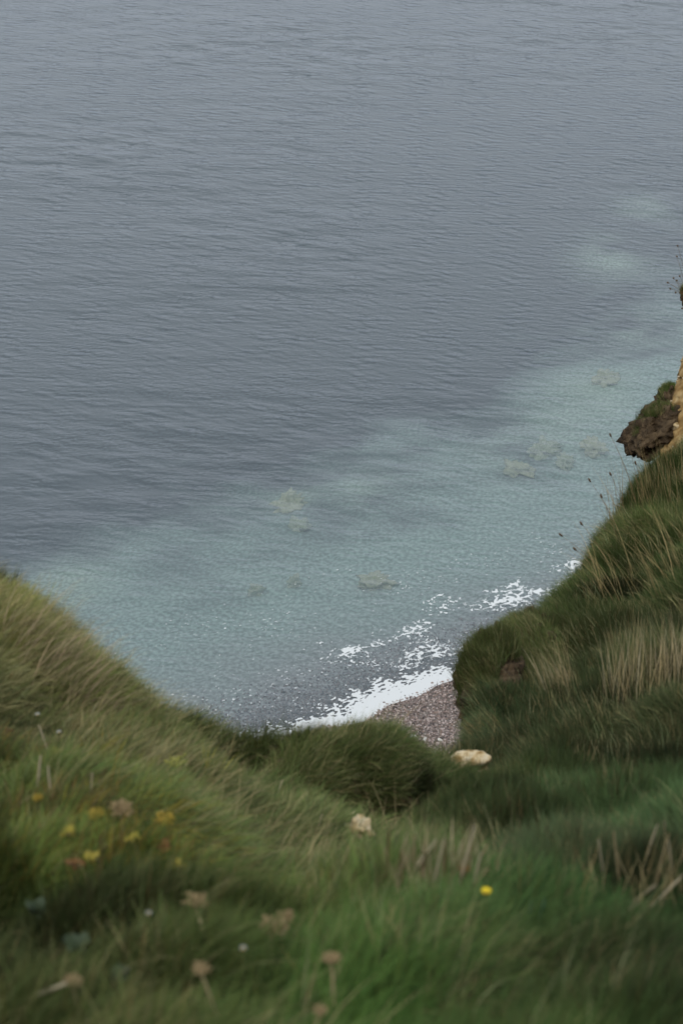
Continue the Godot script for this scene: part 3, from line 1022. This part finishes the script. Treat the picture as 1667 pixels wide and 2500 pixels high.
func add_tuft(lists: Array, p: Vector3, nrm: Vector3, where: PackedVector3Array, rim: bool, short := 1.0) -> void:
	var sum := 0.0
	var col := Vector3.ZERO
	var straw := 0.0
	var lean := 0.0
	var dir := Vector2.ZERO
	var ln := 0.0
	var dist := (p - EYE).length()
	var s2 := 0.0028 * dist * dist
	for k in where.size():
		var q := p - where[k]
		q.y *= 0.5
		var w := exp(-q.length_squared() / s2) + 1e-7 / (0.01 + q.length_squared())
		var f: Array = FIELD[k]
		sum += w
		col += Vector3(f[2], f[3], f[4]) * w
		straw += f[5] * w
		lean += f[6] * w
		dir += Vector2.from_angle(deg_to_rad(f[7])) * w
		ln += f[8] * w
	col /= sum
	straw /= sum
	lean /= sum
	ln /= sum
	var f1 := n_cell.get_noise_2d(p.x, p.z) + 1.0          # 0 at the heart of a tussock
	var id := n_id.get_noise_2d(p.x, p.z)
	if f1 > 0.5 and rng.randf() < 0.45 and not rim: return
	var out := Vector2(n_cell.get_noise_2d(p.x + 0.03, p.z) - n_cell.get_noise_2d(p.x - 0.03, p.z), -n_cell.get_noise_2d(p.x, p.z + 0.03) + n_cell.get_noise_2d(p.x, p.z - 0.03))
	var ts := 0.55 - f1
	var pa := n_patch.get_noise_3dv(p * 0.9)
	var az := (dir / sum + out.normalized() * 0.55 * f1).angle() + rng.randfn(0, 0.4) + 0.5 * pa + 0.6 * id
	lean = clampf(lean - 0.6 * ts + 0.4 * id + rng.randfn(0, 0.25), 0.15, 1.8)
	var c := Vector3(col.x * 1.35, col.y * 1.25, col.z * 1.35) * (1.0 + 0.4 * pa + 0.5 * id) * rng.randf_range(0.75, 1.25)
	if rng.randf() < straw * (0.8 + 0.8 * n_fine.get_noise_3dv(p) + 0.7 * id):
		c = c.lerp(Vector3(0.38, 0.30, 0.15) * rng.randf_range(0.55, 1.15), rng.randf_range(0.35, 0.85))
	elif rng.randf() < 0.06:
		c = c.lerp(Vector3(0.06, 0.04, 0.02), 0.7)
	if weeds.size():
		for w in weeds:
			var q := Vector2(p.x - w.x, p.z - w.z).length_squared() / w.y
			if q < 2.5 and rng.randf() < 0.32 * exp(-q):
				c = [Vector3(0.30, 0.28, 0.045), Vector3(0.20, 0.24, 0.05), Vector3(0.17, 0.10, 0.045), Vector3(0.30, 0.20, 0.04)][rng.randi() % 4] * rng.randf_range(0.6, 1.1)
	var li := clampi(int(round((lean - 0.3) / 0.45)), 0, 3)
	var m := li * 3 + rng.randi() % 3
	var sc := ln * rng.randf_range(0.75, 1.2) * (1.0 + 0.6 * ts) * short
	if rng.randf() < straw * 0.2 + (0.03 if p.x > 1.0 else 0.0):
		m = 12 + clampi(int(lean * 2.2), 0, 3)
		c = Vector3(0.42, 0.33, 0.17).lerp(Vector3(0.30, 0.33, 0.14), rng.randf() * (0.9 if p.x > 1.0 else 0.4)) * rng.randf_range(0.6, 1.2)
		sc = ln * rng.randf_range(0.7, 1.2) * short
	if rim: sc *= 0.9
	var up := (Vector3.UP * 0.55 + nrm * 0.45).normalized()
	var fx := Vector3(cos(az), 0, -sin(az))
	fx = (fx - up * fx.dot(up)).normalized()
	var b := Basis(fx, up, fx.cross(up)).scaled_local(Vector3(sc, sc, sc))
	var kind := 0 if dist < 4.3 else 1 if p.x / -p.z < 0.035 else 2
	lists[kind][m].append([Transform3D(b, p), Color(c.x, c.y, c.z)])

# ---------------------------------------------------------------- stones in the grass
func build_rocks() -> void:
	var n := noise(151, 1.3, 4)
	var hollow := Vector3(0.42, 0.12, 0.9).normalized()
	var m := lump(func(d: Vector3) -> float:
		var a := d.angle_to(hollow)
		return 1.0 + 0.22 * n.get_noise_3dv(d) - 0.6 * exp(-a * a / 0.22) + 0.35 * exp(-pow(d.angle_to(Vector3(0.8, 0.6, 0.2)), 2.0) / 0.2) - 0.2 * exp(-pow(d.angle_to(Vector3(0.0, 1, 0.2)), 2.0) / 0.1), Vector3(0.085, 0.058, 0.07), 44, 30)
	var p := hit(1140, 1885, 0.05, 7.2)
	var o := obj("limestone_rock", m, mats.limestone)
	o.position = pt(1140, 1868, (p - EYE).length() - 0.3)
	o.rotation_degrees = Vector3(0, -8, 12)
	tag(o, "tan limestone rock with a dark hollow, lying in the grass above the beach", "rock")
	var out := [[850, 2010, 0.036, "knobbly ochre stone, left of the pair under the overhanging tuft"], [880, 2030, 0.044, "pale knobbly stone, right of the pair under the overhanging tuft"]]
	for i in out.size():
		var s: Array = out[i]
		var q := hit(s[0], s[1], 0.05, 6.2)
		var r := obj("chalk_stone", rock_mesh(160 + i, Vector3(s[2] * 1.35, s[2], s[2]), 0.5, 1.4, 26, 18), mats.limestone)
		r.position = pt(s[0], s[1], (q - EYE).length() - 0.2)
		r.rotation.y = i * 2.0
		tag(r, s[3], "stone")

# ---------------------------------------------------------------- single plants
func stalk_path(a: Vector3, b: Vector3, sag: float, segs := 7) -> PackedVector3Array:
	var p := PackedVector3Array()
	var side := (b - a).cross(Vector3.UP).normalized()
	for i in segs + 1:
		var t := float(i) / segs
		p.append(a.lerp(b, t) + (Vector3.UP * 0.6 + side * 0.4) * sag * sin(t * PI) * (b - a).length())
	return p

func local(p: PackedVector3Array, at: Vector3) -> PackedVector3Array:
	var q := PackedVector3Array()
	for v in p: q.append(v - at)
	return q

func stalk(called: String, label: String, group: String, base_px: Vector2, tip_px: Vector2, radius: float, m: Material, sag := 0.05, head := "", ahead := 0.0) -> void:
	var a := hit(base_px.x, base_px.y)
	var D := (a - EYE).length()
	var b := pt(tip_px.x, tip_px.y, D + ahead)
	a.y -= 0.04
	var root := thing(called, label, "grass stalk" if head else "stalk", a, group)
	var st := SurfaceTool.new()
	st.begin(Mesh.PRIMITIVE_TRIANGLES)
	var p := local(stalk_path(a, b, sag), a)
	tube(st, p, radius, radius * 0.45, 5)
	obj("stem", st.commit(), m, root)
	if head:
		var L := 0.032 if head == "spike" else 0.018
		var h := obj("seed_head", rock_mesh(170, Vector3(L * 0.2, L * 0.5, L * 0.2) if head == "spike" else Vector3(L * 0.5, L * 0.45, L * 0.5), 0.3, 2.0, 10, 8), mats.seed, root)
		h.position = b - a
		var d := (p[p.size() - 1] - p[p.size() - 2]).normalized()
		h.basis = Basis(Quaternion(Vector3.UP, d))

func umbel(label: String, px: float, py: float, width: float, m: Material, stem_m: Material, group: String, base_px := Vector2.ZERO, lift := 0.24) -> void:
	width *= 0.82
	var g := hit(px, py)
	var D := (g - EYE).length() - 0.12
	var top := pt(px, py, D - lift)
	var base := hit(base_px.x, base_px.y) if base_px != Vector2.ZERO else Vector3(top.x + rng.randf_range(-0.05, 0.05), 0, top.z + rng.randf_range(-0.03, 0.05))
	base.y = ground_y(base.x, base.z) - 0.04
	var root := thing("umbel_plant", label, "plant", base, group)
	var st := SurfaceTool.new()
	st.begin(Mesh.PRIMITIVE_TRIANGLES)
	var neck := top - Vector3(0, width * 0.45, 0)
	tube(st, local(stalk_path(base, neck, 0.04), base), 0.0035, 0.0022, 5)
	obj("stem", st.commit(), stem_m, root)
	var r := RandomNumberGenerator.new()
	r.seed = int(px * 7 + py)
	var rays := SurfaceTool.new()
	rays.begin(Mesh.PRIMITIVE_TRIANGLES)
	var fl := SurfaceTool.new()
	fl.begin(Mesh.PRIMITIVE_TRIANGLES)
	var bit := rock_mesh(181, Vector3.ONE, 0.3, 1.2, 6, 4)
	for i in 22:
		var a := i * 2.4
		var rr := width * 0.5 * sqrt((i + 0.5) / 22.0)
		var e := top + Vector3(cos(a) * rr, width * 0.06 * r.randfn(), sin(a) * rr) - base
		tube(rays, PackedVector3Array([neck - base, (neck - base).lerp(e, 0.6) + Vector3(0, -0.004, 0), e]), 0.001, 0.0008, 4)
		for k in 5:
			var s := width * r.randf_range(0.03, 0.1)
			fl.append_from(bit, 0, Transform3D(Basis.from_euler(Vector3(r.randf() * 6, r.randf() * 6, 0)).scaled(Vector3(s, s * 0.6, s)), e + Vector3(r.randfn(), r.randfn() * 0.7, r.randfn()) * width * 0.07))
	obj("rays", rays.commit(), stem_m, root)
	obj("flower_head", fl.commit(), m, root)

func leafy(called: String, label: String, px: float, py: float, count: int, size: float, m: Material, seed_: int, lift := 0.02) -> void:
	var at := hit(px, py)
	var root := thing(called, label, "plant", at)
	var r := RandomNumberGenerator.new()
	r.seed = seed_
	for i in count:
		var az := i * 2.4 + r.randfn(0, 0.3)
		var L := size * r.randf_range(0.7, 1.2)
		var p := bend_path(Vector3(0, lift, 0), az, r.randf_range(0.1, 0.6), r.randf_range(0.9, 1.7), L, 6)
		var side := Vector3(-sin(az), 0, cos(az))
		var st := SurfaceTool.new()
		st.begin(Mesh.PRIMITIVE_TRIANGLES)
		st.set_smooth_group(0)
		for k in 7:
			var t := k / 6.0
			var w := L * 0.3 * sin(PI * clampf(t * 0.86 + 0.12, 0, 1)) * smooth(0.0, 0.5, t + 0.12)
			st.add_vertex(p[k] - side * w + Vector3(0, w * 0.35 + r.randfn() * 0.004, 0))
			st.add_vertex(p[k])
			st.add_vertex(p[k] + side * w + Vector3(0, w * 0.35 + r.randfn() * 0.004, 0))
		for k in 6:
			for c in 2:
				var q := k * 3 + c
				for x in [q, q + 1, q + 3, q + 1, q + 4, q + 3]: st.add_index(x)
		st.generate_normals()
		obj("leaf", st.commit(), m, root)

func tussock(label: String, px: float, py: float, count: int, radius: float, length: float, lean: float, bearing: float, cols: Array, seed_: int, spread := 0.5) -> void:
	var at := hit(px, py)
	var root := thing("tussock", label, "grass tuft", at)
	var r := RandomNumberGenerator.new()
	r.seed = seed_
	var st := SurfaceTool.new()
	st.begin(Mesh.PRIMITIVE_TRIANGLES)
	for i in count:
		var a := r.randf() * TAU
		var rad := radius * sqrt(r.randf())
		var x := cos(a) * rad
		var z := sin(a) * rad
		var from := Vector3(x, ground_y(at.x + x, at.z + z) - at.y - 0.02, z)
		var az := -deg_to_rad(bearing) + r.randfn(0, spread)
		var p := bend_path(from, az, clampf(r.randfn(lean * 0.3, 0.15), -0.4, 1.2), clampf(r.randfn(lean, 0.25), -0.2, 2.2), length * r.randf_range(0.5, 1.1), 6)
		var c: Array = cols[r.randi() % cols.size()]
		var v := r.randf_range(0.7, 1.25)
		st.set_color(Color(c[0] * v, c[1] * v, c[2] * v))
		blade(st, p, 0.0028 * r.randf_range(0.6, 1.2), Vector3(-sin(az), 0, cos(az)).rotated(Vector3.UP, r.randfn(0, 0.6)))
	var o := obj("blades", st.commit(), mats.grass, root)
	o.set_meta("kind", "stuff")

func build_plants() -> void:
	var tan := [[0.44, 0.35, 0.19], [0.34, 0.27, 0.14], [0.50, 0.42, 0.27], [0.14, 0.15, 0.06]]
	var gold := [[0.30, 0.21, 0.08], [0.36, 0.27, 0.12], [0.2, 0.15, 0.06]]
	tussock("tall straw coloured grass tuft standing upright on the right slope", 1575, 1690, 300, 0.19, 0.42, 0.4, 105, tan, 301, 0.6)
	tussock("straw tuft leaning left above the dark earth lump", 1375, 1690, 160, 0.08, 0.32, 0.6, 140, tan, 302, 0.25)
	tussock("golden dry tuft hanging under the earth lump beside the beach", 1195, 1790, 160, 0.08, 0.16, 0.9, 200, gold, 303, 1.2)
	tussock("pale feathery grass tuft bent over at the left edge", 130, 1650, 260, 0.18, 0.30, 1.35, 25, [[0.36, 0.27, 0.17], [0.30, 0.24, 0.13], [0.40, 0.31, 0.2]], 304, 0.25)
	tussock("straw stems sprawling across the top of the right slope", 1600, 1430, 90, 0.3, 0.55, 1.1, 150, [[0.38, 0.29, 0.14], [0.30, 0.23, 0.10]], 305, 0.35)
	tussock("reddish brown grass tuft on the brow of the hanging tussock", 870, 1850, 140, 0.2, 0.24, 1.5, -5, [[0.16, 0.10, 0.045], [0.22, 0.15, 0.07], [0.09, 0.06, 0.03]], 306, 0.35)
	tussock("stems of dry grass leaning out from the cliff edge below the clay", 1590, 1250, 130, 0.28, 0.45, 0.7, 130, [[0.36, 0.27, 0.13], [0.26, 0.2, 0.09], [0.14, 0.11, 0.05]], 307, 0.4)
	# grass stalks with seed heads against the sea
	var seeds := [[1560, 1230, 1489, 1062, "seed stalk rising highest against the sea left of the clay bank"], [1570, 1240, 1523, 1053, "thin seed stalk in front of the jutting turf block"], [1540, 1270, 1489, 1157, "seed stalk just left of the grass edge under the turf block"], [1525, 1300, 1438, 1172, "long seed stalk leaning far left over the water"], [1520, 1330, 1467, 1211, "seed stalk with a dark head close to the grass edge"], [1505, 1380, 1418, 1278, "seed stalk with a dark head hanging over the shallows"], [1500, 1400, 1368, 1306, "seed stalk reaching farthest left over the shallows"], [1495, 1410, 1402, 1340, "lowest seed stalk over the shallows"], [1580, 1230, 1550, 1130, "short reddish seed stalk under the turf block"]]
	for s in seeds:
		stalk("seed_stalk", s[4], "seed stalks at the cliff edge", Vector2(s[0], s[1]), Vector2(s[2], s[3]), 0.0016, mats.straw_brown, 0.05, "spike")
	var knap := [[1629, 690, "thin stalk of the highest tuft reaching farthest left"], [1635, 705, "thin stalk of the highest tuft just below the farthest one"], [1648, 714, "short thin stalk level with the highest tuft"], [1651, 626, "tall thin stalk of the highest tuft, second from the top"], [1658, 674, "thin stalk of the highest tuft nearest the picture edge"], [1651, 685, "thin stalk in the middle of the highest tuft"], [1643, 679, "thin stalk left of the middle of the highest tuft"], [1653, 600, "tallest thin stalk of the highest tuft"], [1664, 753, "thin stalk hanging below the highest tuft"]]
	for i in knap.size():
		var a := pt(1674 + (i % 3) * 3, 722 + i, 15.15)
		var b := pt(knap[i][0], knap[i][1], 15.1)
		var root := thing("seed_stalk", knap[i][2], "grass stalk", a, "stalks on the highest tuft")
		var st := SurfaceTool.new()
		st.begin(Mesh.PRIMITIVE_TRIANGLES)
		tube(st, local(stalk_path(a, b, 0.06), a), 0.0016, 0.001, 4)
		obj("stem", st.commit(), mats.straw_brown, root)
		var h := obj("seed_head", rock_mesh(170, Vector3(0.009, 0.008, 0.009), 0.3, 2.0, 8, 6), mats.seed, root)
		h.position = b - a
	# dry stalks in the foreground
	var st_right := [[1507, 2200, 1529, 2148, "lower half of the bent straw stalk at the right"], [1529, 2150, 1497, 2030, "tall straw stalk at the right, leftmost of its bunch"], [1560, 2110, 1605, 2012, "straw stalk at the right leaning right"], [1593, 2165, 1632, 2035, "thick straw stalk crossing at the far right"], [1632, 2060, 1622, 2005, "short straw tip at the far right"], [1660, 2120, 1630, 2050, "straw stalk leaning left at the right edge"], [1490, 2145, 1460, 2050, "thin brown stalk left of the right straw bunch"], [1460, 2212, 1600, 2160, "straw lying flat at the right, nearest the viewer"], [1500, 2235, 1660, 2145, "straw lying flat toward the right edge"], [1440, 2240, 1560, 2200, "short straw lying under the right bunch"], [1600, 2150, 1667, 2135, "straw lying at the right edge"]]
	for s in st_right:
		stalk("straw_stalk", s[4], "dry straw stalks", Vector2(s[0], s[1]), Vector2(s[2], s[3]), 0.004, mats.straw if s[0] % 2 else mats.straw_pale, 0.02, "", -0.2)
	var st_mid := [[955, 2160, 950, 2030, "dark upright stalk, leftmost of the middle straw bunch"], [965, 2140, 1065, 2050, "straw leaning right in the middle bunch"], [1020, 2150, 1010, 2040, "pale straw at the back of the middle bunch"], [1050, 2190, 1085, 2050, "straw in the heart of the middle bunch"], [1095, 2185, 1090, 2050, "dark stalk in the heart of the middle bunch"], [1110, 2170, 1160, 2015, "tallest straw of the middle bunch"], [1130, 2150, 1190, 2060, "straw leaning right beside the tallest one"], [1040, 2175, 1100, 2165, "straw lying at the foot of the middle bunch"], [1110, 2180, 1190, 2120, "straw lying right of the middle bunch"], [1150, 2190, 1175, 2080, "pale straw above the yellow flower"], [1215, 2150, 1260, 2110, "thin straw right of the yellow flower"], [1030, 2165, 1040, 2080, "brown broken stalk in the middle bunch"]]
	for i in st_mid.size():
		var s: Array = st_mid[i]
		stalk("straw_stalk", s[4], "dry straw stalks", Vector2(s[0], s[1]), Vector2(s[2], s[3]), 0.0042, [mats.straw, mats.straw_pale, mats.straw_brown][2 if i in [0, 4, 11] else i % 2], 0.04, "", -0.2)
	tussock("dry straw bunch in the middle of the foreground grass", 1070, 2190, 150, 0.12, 0.22, 0.5, 60, [[0.42, 0.32, 0.19], [0.48, 0.38, 0.25], [0.16, 0.10, 0.05]], 311, 0.9)
	tussock("dry straw bunch at the right edge of the foreground", 1590, 2210, 120, 0.18, 0.2, 0.9, 60, [[0.40, 0.32, 0.16], [0.28, 0.21, 0.10], [0.48, 0.39, 0.22]], 312, 1.0)
	for s in [[655, 1960, 690, 1905, "pale forked twig in the grass of the middle slope"], [640, 1965, 660, 1935, "short pale twig beside the forked one"], [935, 1935, 922, 1880, "pale leaning twig before the dark hollow"], [700, 1930, 685, 1895, "pale twig above the forked one"], [770, 2020, 786, 1988, "bright short straw left of the pale stones"], [130, 1830, 95, 1770, "pale dry stalk at the left edge, upper"], [85, 1900, 100, 1845, "pale dry stalk at the left edge, lower"], [218, 1930, 226, 1888, "pale dry stalk below the yellow umbel"], [128, 1940, 118, 1870, "thin pale stalk at the left below the umbels"]]:
		stalk("dry_twig", s[4], "pale twigs in the grass", Vector2(s[0], s[1]), Vector2(s[2], s[3]), 0.0055, mats.straw_pale, 0.03, "", -0.1)
	# umbels
	for u in [[193, 1866, 0.075, "wide yellow green umbel at the left"], [429, 1861, 0.07, "yellow green umbel nearest the hanging tussock"], [337, 1895, 0.075, "yellow green umbel between two others"], [137, 1836, 0.045, "small yellow green umbel at the upper left"], [532, 1986, 0.06, "yellow umbel at the right end of the row"]]:
		umbel(u[3], u[0], u[1], u[2], mats.umbel_yellow, mats.stem, "yellow umbels on the left slope")
	for u in [[403, 1996, 0.055, "golden umbel in the middle of the lower row"], [234, 1986, 0.05, "golden umbel at the left of the lower row"], [93, 1946, 0.03, "small golden umbel near the left edge"]]:
		umbel(u[3], u[0], u[1], u[2], mats.umbel_gold, mats.stem, "golden umbels on the left slope")
	for u in [[379, 1918, 0.06, "dark brown withered umbel among the yellow ones"], [478, 1964, 0.06, "brown withered umbel above the golden ones"], [14, 1789, 0.06, "brown withered umbel at the left edge"]]:
		umbel(u[3], u[0], u[1], u[2], mats.umbel_brown, mats.straw_brown, "withered umbels on the left slope")
	for u in [[296, 1971, 0.065, "tan withered umbel in the lower row", 0, 0], [477, 2196, 0.05, "tan dried umbel on a slanting stem in the left foreground", 541, 2440], [664, 2261, 0.06, "large tan dried umbel in the foreground", 632, 2430], [696, 2239, 0.042, "smaller tan dried umbel beside the large one", 640, 2420], [809, 2338, 0.034, "small tan dried umbel right of the large one", 0, 0], [490, 2362, 0.032, "small tan dried umbel below the slanting stem", 0, 0], [782, 2467, 0.026, "small tan dried umbel at the bottom edge", 0, 0], [444, 2065, 0.04, "tan dried umbel behind the foreground leaves", 0, 0], [250, 2066, 0.035, "tan dried umbel above the yellow leaves", 0, 0]]:
		umbel(u[3], u[0], u[1], u[2], mats.umbel_dry, mats.straw, "dried umbels in the foreground", Vector2(u[4], u[5]) if u[4] else Vector2.ZERO)
	# thick stalk lying in from the left
	stalk("dry_twig", "thick pale stalk reaching in from the left edge at the bottom", "pale twigs in the grass", Vector2(-120, 2440), Vector2(165, 2400), 0.006, mats.straw_pale, 0.02, "", -0.35)
	umbel("tan dried umbel at the end of the thick pale stalk", 178, 2392, 0.035, mats.umbel_dry, mats.straw, "dried umbels in the foreground")
	# leaves
	for l in [[174, 2084, 15, 0.026, mats.leaf_yellow, "yellow leafed sprig at the left, uppermost"], [230, 2148, 18, 0.026, mats.leaf_yellow, "brightest yellow leafed sprig at the left"], [327, 2095, 15, 0.026, mats.leaf_yellow, "yellow leafed sprig right of the brightest"], [439, 2159, 15, 0.026, mats.leaf_yellow, "yellow leafed sprig nearest the slanting stem"], [404, 2127, 12, 0.026, mats.leaf_rust, "rust coloured sprig between yellow leaves"], [514, 2036, 18, 0.026, mats.leaf_rust, "rust coloured sprig below the row of umbels"], [190, 2165, 15, 0.026, mats.leaf_rust, "rust coloured sprig under the brightest yellow leaves"], [1130, 2190, 9, 0.026, mats.leaf_rust, "small rust coloured leaf tuft by the yellow flower"]]:
		leafy("leafy_sprig", l[5], l[0], l[1], l[2], l[3], l[4], int(l[0]), 0.09)
	leafy("broad_leaved_plant", "blue green broad leaved plant low in the left foreground, upper", 95, 2235, 16, 0.034, mats.leaf_blue, 401, 0.05)
	leafy("broad_leaved_plant", "dark blue green broad leaved plant in the left foreground, lower", 190, 2330, 20, 0.036, mats.leaf_blue, 402, 0.05)
	leafy("broad_leaved_plant", "blue green broad leaved plant nearest the bottom left", 300, 2415, 16, 0.032, mats.leaf_blue, 403, 0.05)
	# flowers
	flower("yellow_flower", "single yellow flower below the middle straw bunch", 1186, 2183, 0.014, mats.petal, 10)
	for f in [[93, 1748, 0.012, "pale fluffy flower at the left, upper of two"], [145, 1791, 0.012, "pale fluffy flower at the left, lower of two"], [364, 2234, 0.008, "white flower left of the slanting stem"], [594, 2320, 0.009, "white flower left of the large dried umbel"]]:
		flower("white_flower", f[3], f[0], f[1], f[2], mats.white, 9)
	for b in [[1290, 2240, 1297, 2195, "pale green blade left of a pair in the foreground"], [1305, 2245, 1330, 2195, "pale green blade right of a pair in the foreground"]]:
		stalk("grass_blade", b[4], "pale green blades", Vector2(b[0], b[1]), Vector2(b[2], b[3]), 0.003, plain(lin(0.13, 0.24, 0.15), 0.6), 0.03, "", -0.12)

func flower(called: String, label: String, px: float, py: float, r: float, m: Material, petals: int) -> void:
	var g := hit(px, py)
	var top := pt(px, py, (g - EYE).length() - 0.36)
	var base := Vector3(top.x, ground_y(top.x, top.z) - 0.03, top.z)
	var root := thing(called, label, "flower", base)
	var st := SurfaceTool.new()
	st.begin(Mesh.PRIMITIVE_TRIANGLES)
	tube(st, local(stalk_path(base, top, 0.03), base), 0.0018, 0.0014, 5)
	obj("stem", st.commit(), mats.stem, root)
	for i in petals:
		var az := TAU * i / petals
		var p := bend_path(top - base, az, 0.5, 1.0, r * 1.0, 4)
		var pe := SurfaceTool.new()
		pe.begin(Mesh.PRIMITIVE_TRIANGLES)
		var side := Vector3(-sin(az), 0, cos(az))
		for k in 4:
			var w0 := r * 0.5 * sin(PI * (0.15 + 0.2 * k))
			var w1 := r * 0.5 * sin(PI * (0.35 + 0.2 * k)) if k < 3 else 0.0
			pe.set_normal(Vector3.UP)
			for v in [p[k] - side * w0, p[k + 1] + side * w1, p[k] + side * w0, p[k] - side * w0, p[k + 1] - side * w1, p[k + 1] + side * w1]: pe.add_vertex(v)
		obj("petal", pe.commit(), m, root)
	var c := obj("centre", rock_mesh(190, Vector3(r * 0.4, r * 0.3, r * 0.4), 0.2, 1.5, 8, 6), mats.umbel_gold, root)
	c.position = top - base + Vector3(0, r * 0.25, 0)
